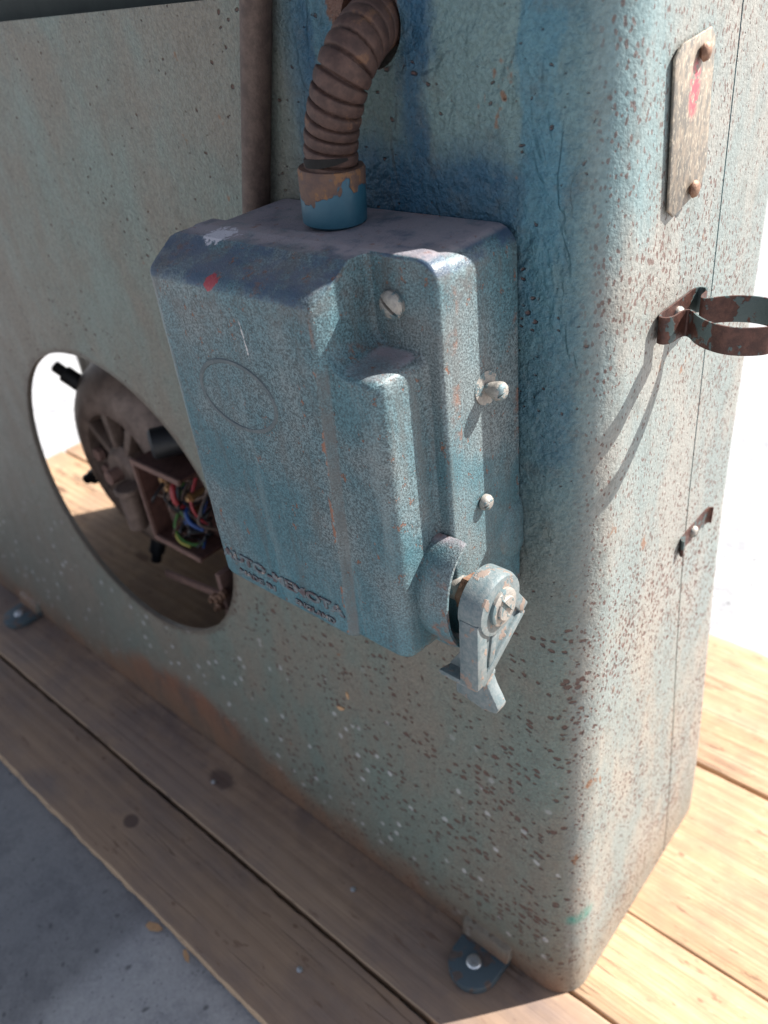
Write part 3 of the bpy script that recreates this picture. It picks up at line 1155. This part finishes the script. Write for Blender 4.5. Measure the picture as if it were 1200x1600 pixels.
# ------------------------------------------------------------------ spring clips on the end face
def strap(bm, pts, z0, z1, th=.0011):
    pts = [Vector((p[0], p[1], 0)) for p in pts]
    rings = []
    for i, p in enumerate(pts):
        t = (pts[min(i + 1, len(pts) - 1)] - pts[max(i - 1, 0)]).normalized()
        n = Vector((-t.y, t.x, 0)) * th / 2
        a, b = p - n, p + n
        rings.append([(a.x, a.y, z0), (b.x, b.y, z0), (b.x, b.y, z1), (a.x, a.y, z1)])
    loft(bm, rings)


clip = thing('spring_clip', (-.018, .0945, .605), 'rusty open ring spring clip screwed to sunlit end face under name plate', 'clip', 'spring clips on the end face')
half = [(.0012, .0640), (.0012, .0520), (.0012, .0440), (.0026, .0390), (.0062, .0385), (.0085, .0430), (.0090, .0495), (.0108, .0535), (.0140, .0525),
        (.0195, .0470), (.0270, .0425), (.0360, .0405), (.0450, .0425), (.0530, .0480), (.0560, .0540)]
YC = .0945
half = [(-.0190 + x * 1.03, YC + (y - .0630) * 1.03) for x, y in half]
other = [(x, 2 * YC - y) for x, y in half]
path2 = spline([(x, y, 0) for x, y in reversed(half)] + [(x, y, 0) for x, y in other[1:]], 6)
bm = bmesh.new()
strap(bm, path2, .5970, .6120)
st = obj('strap', bm, 'clip', clip, smooth=40)
bm = slot_screw(bmesh.new(), (-.0176, YC, .6045), (1, 0, 0), .0044, .0040, (0, .6, .8))
obj('screw', bm, 'steel', clip, smooth=35)

clip2 = thing('spring_clip', (-.018, .171, .407), 'broken stub of a spring clip low on the sunlit end face', 'clip', 'spring clips on the end face')
half2 = [(.0012, .0), (.0012, -.0120), (.0018, -.0180), (.0036, -.0205), (.0052, -.0205)]
pp = [(x - .0195, .1710 + y * 1.25, 0) for x, y in reversed(half2)] + [(x - .0195, .1710 - y * 1.25, 0) for x, y in half2[1:]]
bm = bmesh.new()
strap(bm, spline(pp, 6), .4020, .4160)
obj('strap', bm, 'clip', clip2, smooth=40)
bm = slot_screw(bmesh.new(), (-.0181, .1690, .4095), (1, 0, 0), .0044, .0040, (0, .6, .8))
obj('screw', bm, 'steel', clip2, smooth=35)

# ------------------------------------------------------------------ motor seen through the round hole
mot = thing('electric_motor', (-.66, .12, .18), 'dark brown electric motor with open terminal box seen through round hole', 'motor')
MC = Vector((-.660, .062, .312))
bm = bmesh.new()
lathe(bm, MC, (0, 1, 0), [(.022, .010), (.022, .070), (.004, .072), (.001, .078), (.003, .092), (.010, .108), (.022, .122), (.038, .130), (.118, .130), (.130, .118), (.134, .05)], 72)
obj('end_shield', bm, 'motor', mot)
bm = bmesh.new()
lathe(bm, MC + Vector((0, -.004, 0)), (0, 1, 0), [(0, .010), (.001, .024), (.010, .032), (.024, .032)], 40)
hub = obj('hub', bm, 'motor', mot)
bm = bmesh.new()
cyl(bm, MC + Vector((0, -.020, 0)), MC + Vector((0, 0, 0)), .009, 20, bevel=.001)
obj('shaft', bm, 'frame', hub)
for k in range(9):
    a = 2 * PI * k / 9 + .35
    bm = bmesh.new()
    d = Vector((math.cos(a), 0, math.sin(a)))
    n = Vector((-math.sin(a), 0, math.cos(a))) * .0045
    p, q = MC + d * .028 + Vector((0, .003, 0)), MC + d * .074 + Vector((0, .004, 0))
    extrude_poly(bm, [p - n, q - n * 1.3, q + n * 1.3, p + n], (0, .015, 0), .0012)
    obj('spoke', bm, 'motor', mot)
for a in (138, 205, 262):
    bm = bmesh.new()
    d = Vector((math.cos(math.radians(a)), 0, math.sin(math.radians(a))))
    cyl(bm, MC + d * .118 + Vector((0, .03, 0)), MC + d * .144 + Vector((0, .02, 0)), .0105, 14, bevel=.001)
    cyl(bm, MC + d * .140 + Vector((0, .022, 0)), MC + d * .158 + Vector((0, .016, 0)), .0070, 14, bevel=.001)
    obj('casing_lug', bm, 'black', mot)
for dx, dz in ((-.046, .010), (-.036, -.010), (-.012, -.044)):
    bm = bmesh.new()
    c = MC + Vector((dx, .004, dz))
    lathe(bm, c, (0, -1, 0), [(0, .0090), (.007, .0090), (.008, .007)], 6)
    obj('bolt', bm, 'frame', mot, smooth=25)
# terminal box
TX0, TX1, TZ0, TZ1, TY = -.585, -.500, .258, .362, .042
bm = bmesh.new()
w = .003
for lo, hi in (((TX0, TY, TZ1 - w), (TX1, .085, TZ1)), ((TX0, TY, TZ0), (TX1, .085, TZ0 + w)), ((TX0, TY, TZ0 + w), (TX0 + w, .085, TZ1 - w)),
               ((TX0 + w, .080, TZ0 + w), (TX1 - w, .085, TZ1 - w))):
    box(bm, lo, hi)
tb = obj('terminal_box', bm, 'boxrust', mot, smooth=30)
bm = bmesh.new()
w2 = .0045
for lo, hi in (((TX0 - .002, TY - .003, TZ1 - w2), (TX1, TY, TZ1 + .002)), ((TX0 - .002, TY - .003, TZ0 - .002), (TX1, TY, TZ0 + w2)), ((TX0 - .002, TY - .003, TZ0 + w2), (TX0 + w2 * .5, TY, TZ1 - w2))):
    box(bm, lo, hi)
obj('rim', bm, 'frame', tb, smooth=30)
for x, z in ((-.556, .340), (-.550, .330), (-.532, .350), (-.522, .306), (-.512, .330)):
    bm = bmesh.new()
    cyl(bm, (x, .080, z), (x, .050, z), .0035, 12, bevel=.001)
    lathe(bm, (x, .058, z), (0, -1, 0), [(0, .0058), (.004, .0058)], 6)
    obj('terminal', bm, 'brass', tb, smooth=30)


def wire(pts, r, mat):
    bm = bmesh.new()
    tube(bm, spline(pts, 8), r, 10)
    obj('wire', bm, mat, tb, smooth=60)


wire([(-.540, .060, .340), (-.534, .050, .336), (-.532, .048, .322), (-.528, .056, .308)], 0.0031, 'red')
wire([(-.528, .060, .312), (-.520, .050, .308), (-.512, .048, .300), (-.505, .056, .290)], 0.0028, 'blue')
wire([(-.556, .060, .290), (-.552, .050, .280), (-.542, .046, .270), (-.528, .050, .264), (-.520, .06, .262)], 0.0019, 'greenw')
wire([(-.551, .056, .282), (-.547, .046, .274), (-.538, .043, .268), (-.526, .047, .263)], 0.0014, 'yellow')
wire([(-.538, .066, .354), (-.534, .054, .320), (-.526, .052, .300), (-.524, .060, .276)], 0.0020, 'black')
wire([(-.515, .070, .346), (-.512, .055, .326), (-.508, .055, .308), (-.508, .066, .290)], 0.0019, 'red')
wire([(-.545, .072, .330), (-.543, .058, .312), (-.534, .056, .292), (-.530, .066, .272)], 0.0017, 'greenw')
wr = random.Random(11)
for i in range(22):
    x0, z0 = wr.uniform(-.575, -.490), wr.uniform(.285, .355)
    p = [(x0, .074, z0)]
    for q in range(4):
        x0 += wr.uniform(-.010, .013)
        z0 -= wr.uniform(.002, .018)
        p.append((max(-.579, min(-.470, x0)), wr.uniform(.044, .070), max(.264, z0)))
    wire(p, wr.uniform(.0011, .0019), wr.choice(['black', 'frame', 'red', 'black', 'black', 'brass', 'motor', 'motor', 'blue', 'boxrust']))
bm = bmesh.new()
cyl(bm, (-.553, .050, .386), (-.525, .095, .386), .0170, 28, bevel=.003)
obj('capacitor', bm, 'black', mot)
bm = bmesh.new()
cyl(bm, (-.632, .048, .300), (-.632, .048, .250), .0125, 20, bevel=.002)
cyl(bm, (-.632, .048, .308), (-.632, .048, .300), .0155, 20, bevel=.001)
obj('drain_plug', bm, 'motor', mot)
bm = bmesh.new()
box(bm, (-.82, .196, .180), (-.47, .2480, .460), .003)
obj('mounting_plate', bm, 'motor', mot)

brk = thing('angle_bracket', (-.475, .047, .0), 'rusty angle bar with orange bolts low inside the round hole', 'bracket')
bm = bmesh.new()
a, b = Vector((-.612, .050, .180)), Vector((-.484, .042, .2100))
extrude_poly(bm, [a, a + Vector((0, .004, .0)), a + Vector((0, .004, .009)), a + Vector((0, 0, .009))], b - a)
obj('bar', bm, 'frame', brk, smooth=25)
bm = bmesh.new()
box(bm, (-.480, .040, .0012), (-.472, .060, .250), .001)
obj('upright', bm, 'frame', brk, smooth=25)
for x, y, z in ((-.480, .036, .216), (-.492, .036, .210), (-.470, .036, .226), (-.482, .034, .204)):
    bm = bmesh.new()
    lathe(bm, (x, y + .006, z), (0, -1, 0), [(0, .0060), (.006, .0060), (.0075, .004), (.010, .0035)], 6)
    obj('bolt', bm, 'bolt', brk, smooth=25)

# ------------------------------------------------------------------ small wood chips
def chip_obj(c, rot, size, label, seed):
    r = random.Random(seed)
    bm = bmesh.new()
    L, W, T = size
    pts = [(-L, -W * .5), (-L * .3, -W), (L * .6, -W * .7), (L, W * .2), (L * .2, W), (-L * .8, W * .6)]
    pts = [Vector((x * r.uniform(.85, 1.1), y * r.uniform(.8, 1.2), 0)) for x, y in pts]
    extrude_poly(bm, pts, (0, 0, T))
    bmesh.ops.subdivide_edges(bm, edges=bm.edges, cuts=1)
    for v in bm.verts:
        v.co.z += .06 * L * math.sin(v.co.x / L * 2) + r.uniform(-1, 1) * T * .15
    bmesh.ops.transform(bm, matrix=Matrix.Translation(c) @ rot.to_4x4(), verts=bm.verts)
    o = obj('wood_chip', bm, 'chip', None, smooth=30)
    o['label'] = label
    o['category'] = 'wood chip'
    o['group'] = 'wood chips'


face = Matrix.Rotation(PI / 2, 3, 'X')
chip_obj(Vector((-.2560, -.0010, .2180)), face @ Matrix.Rotation(.5, 3, 'Z'), (.0075, .0028, .0010), 'larger orange wood chip stuck on machine face below switch box', 1)
chip_obj(Vector((-.2440, .0002, .2400)), face @ Matrix.Rotation(1.6, 3, 'Z'), (.0060, .0016, .0008), 'thin upright wood sliver just above the larger chip on machine face', 2)
chip_obj(Vector((-.3830, -.196, GZ + .002)), Matrix.Rotation(.3, 3, 'Z'), (.011, .0045, .0018), 'pale wood chip on concrete against the front plank edge', 3)
chip_obj(Vector((-.3300, -.1945, GZ + .006)), Matrix.Rotation(-.4, 3, 'Z'), (.008, .003, .0015), 'small splinter at front plank edge right of the pale chip', 4)
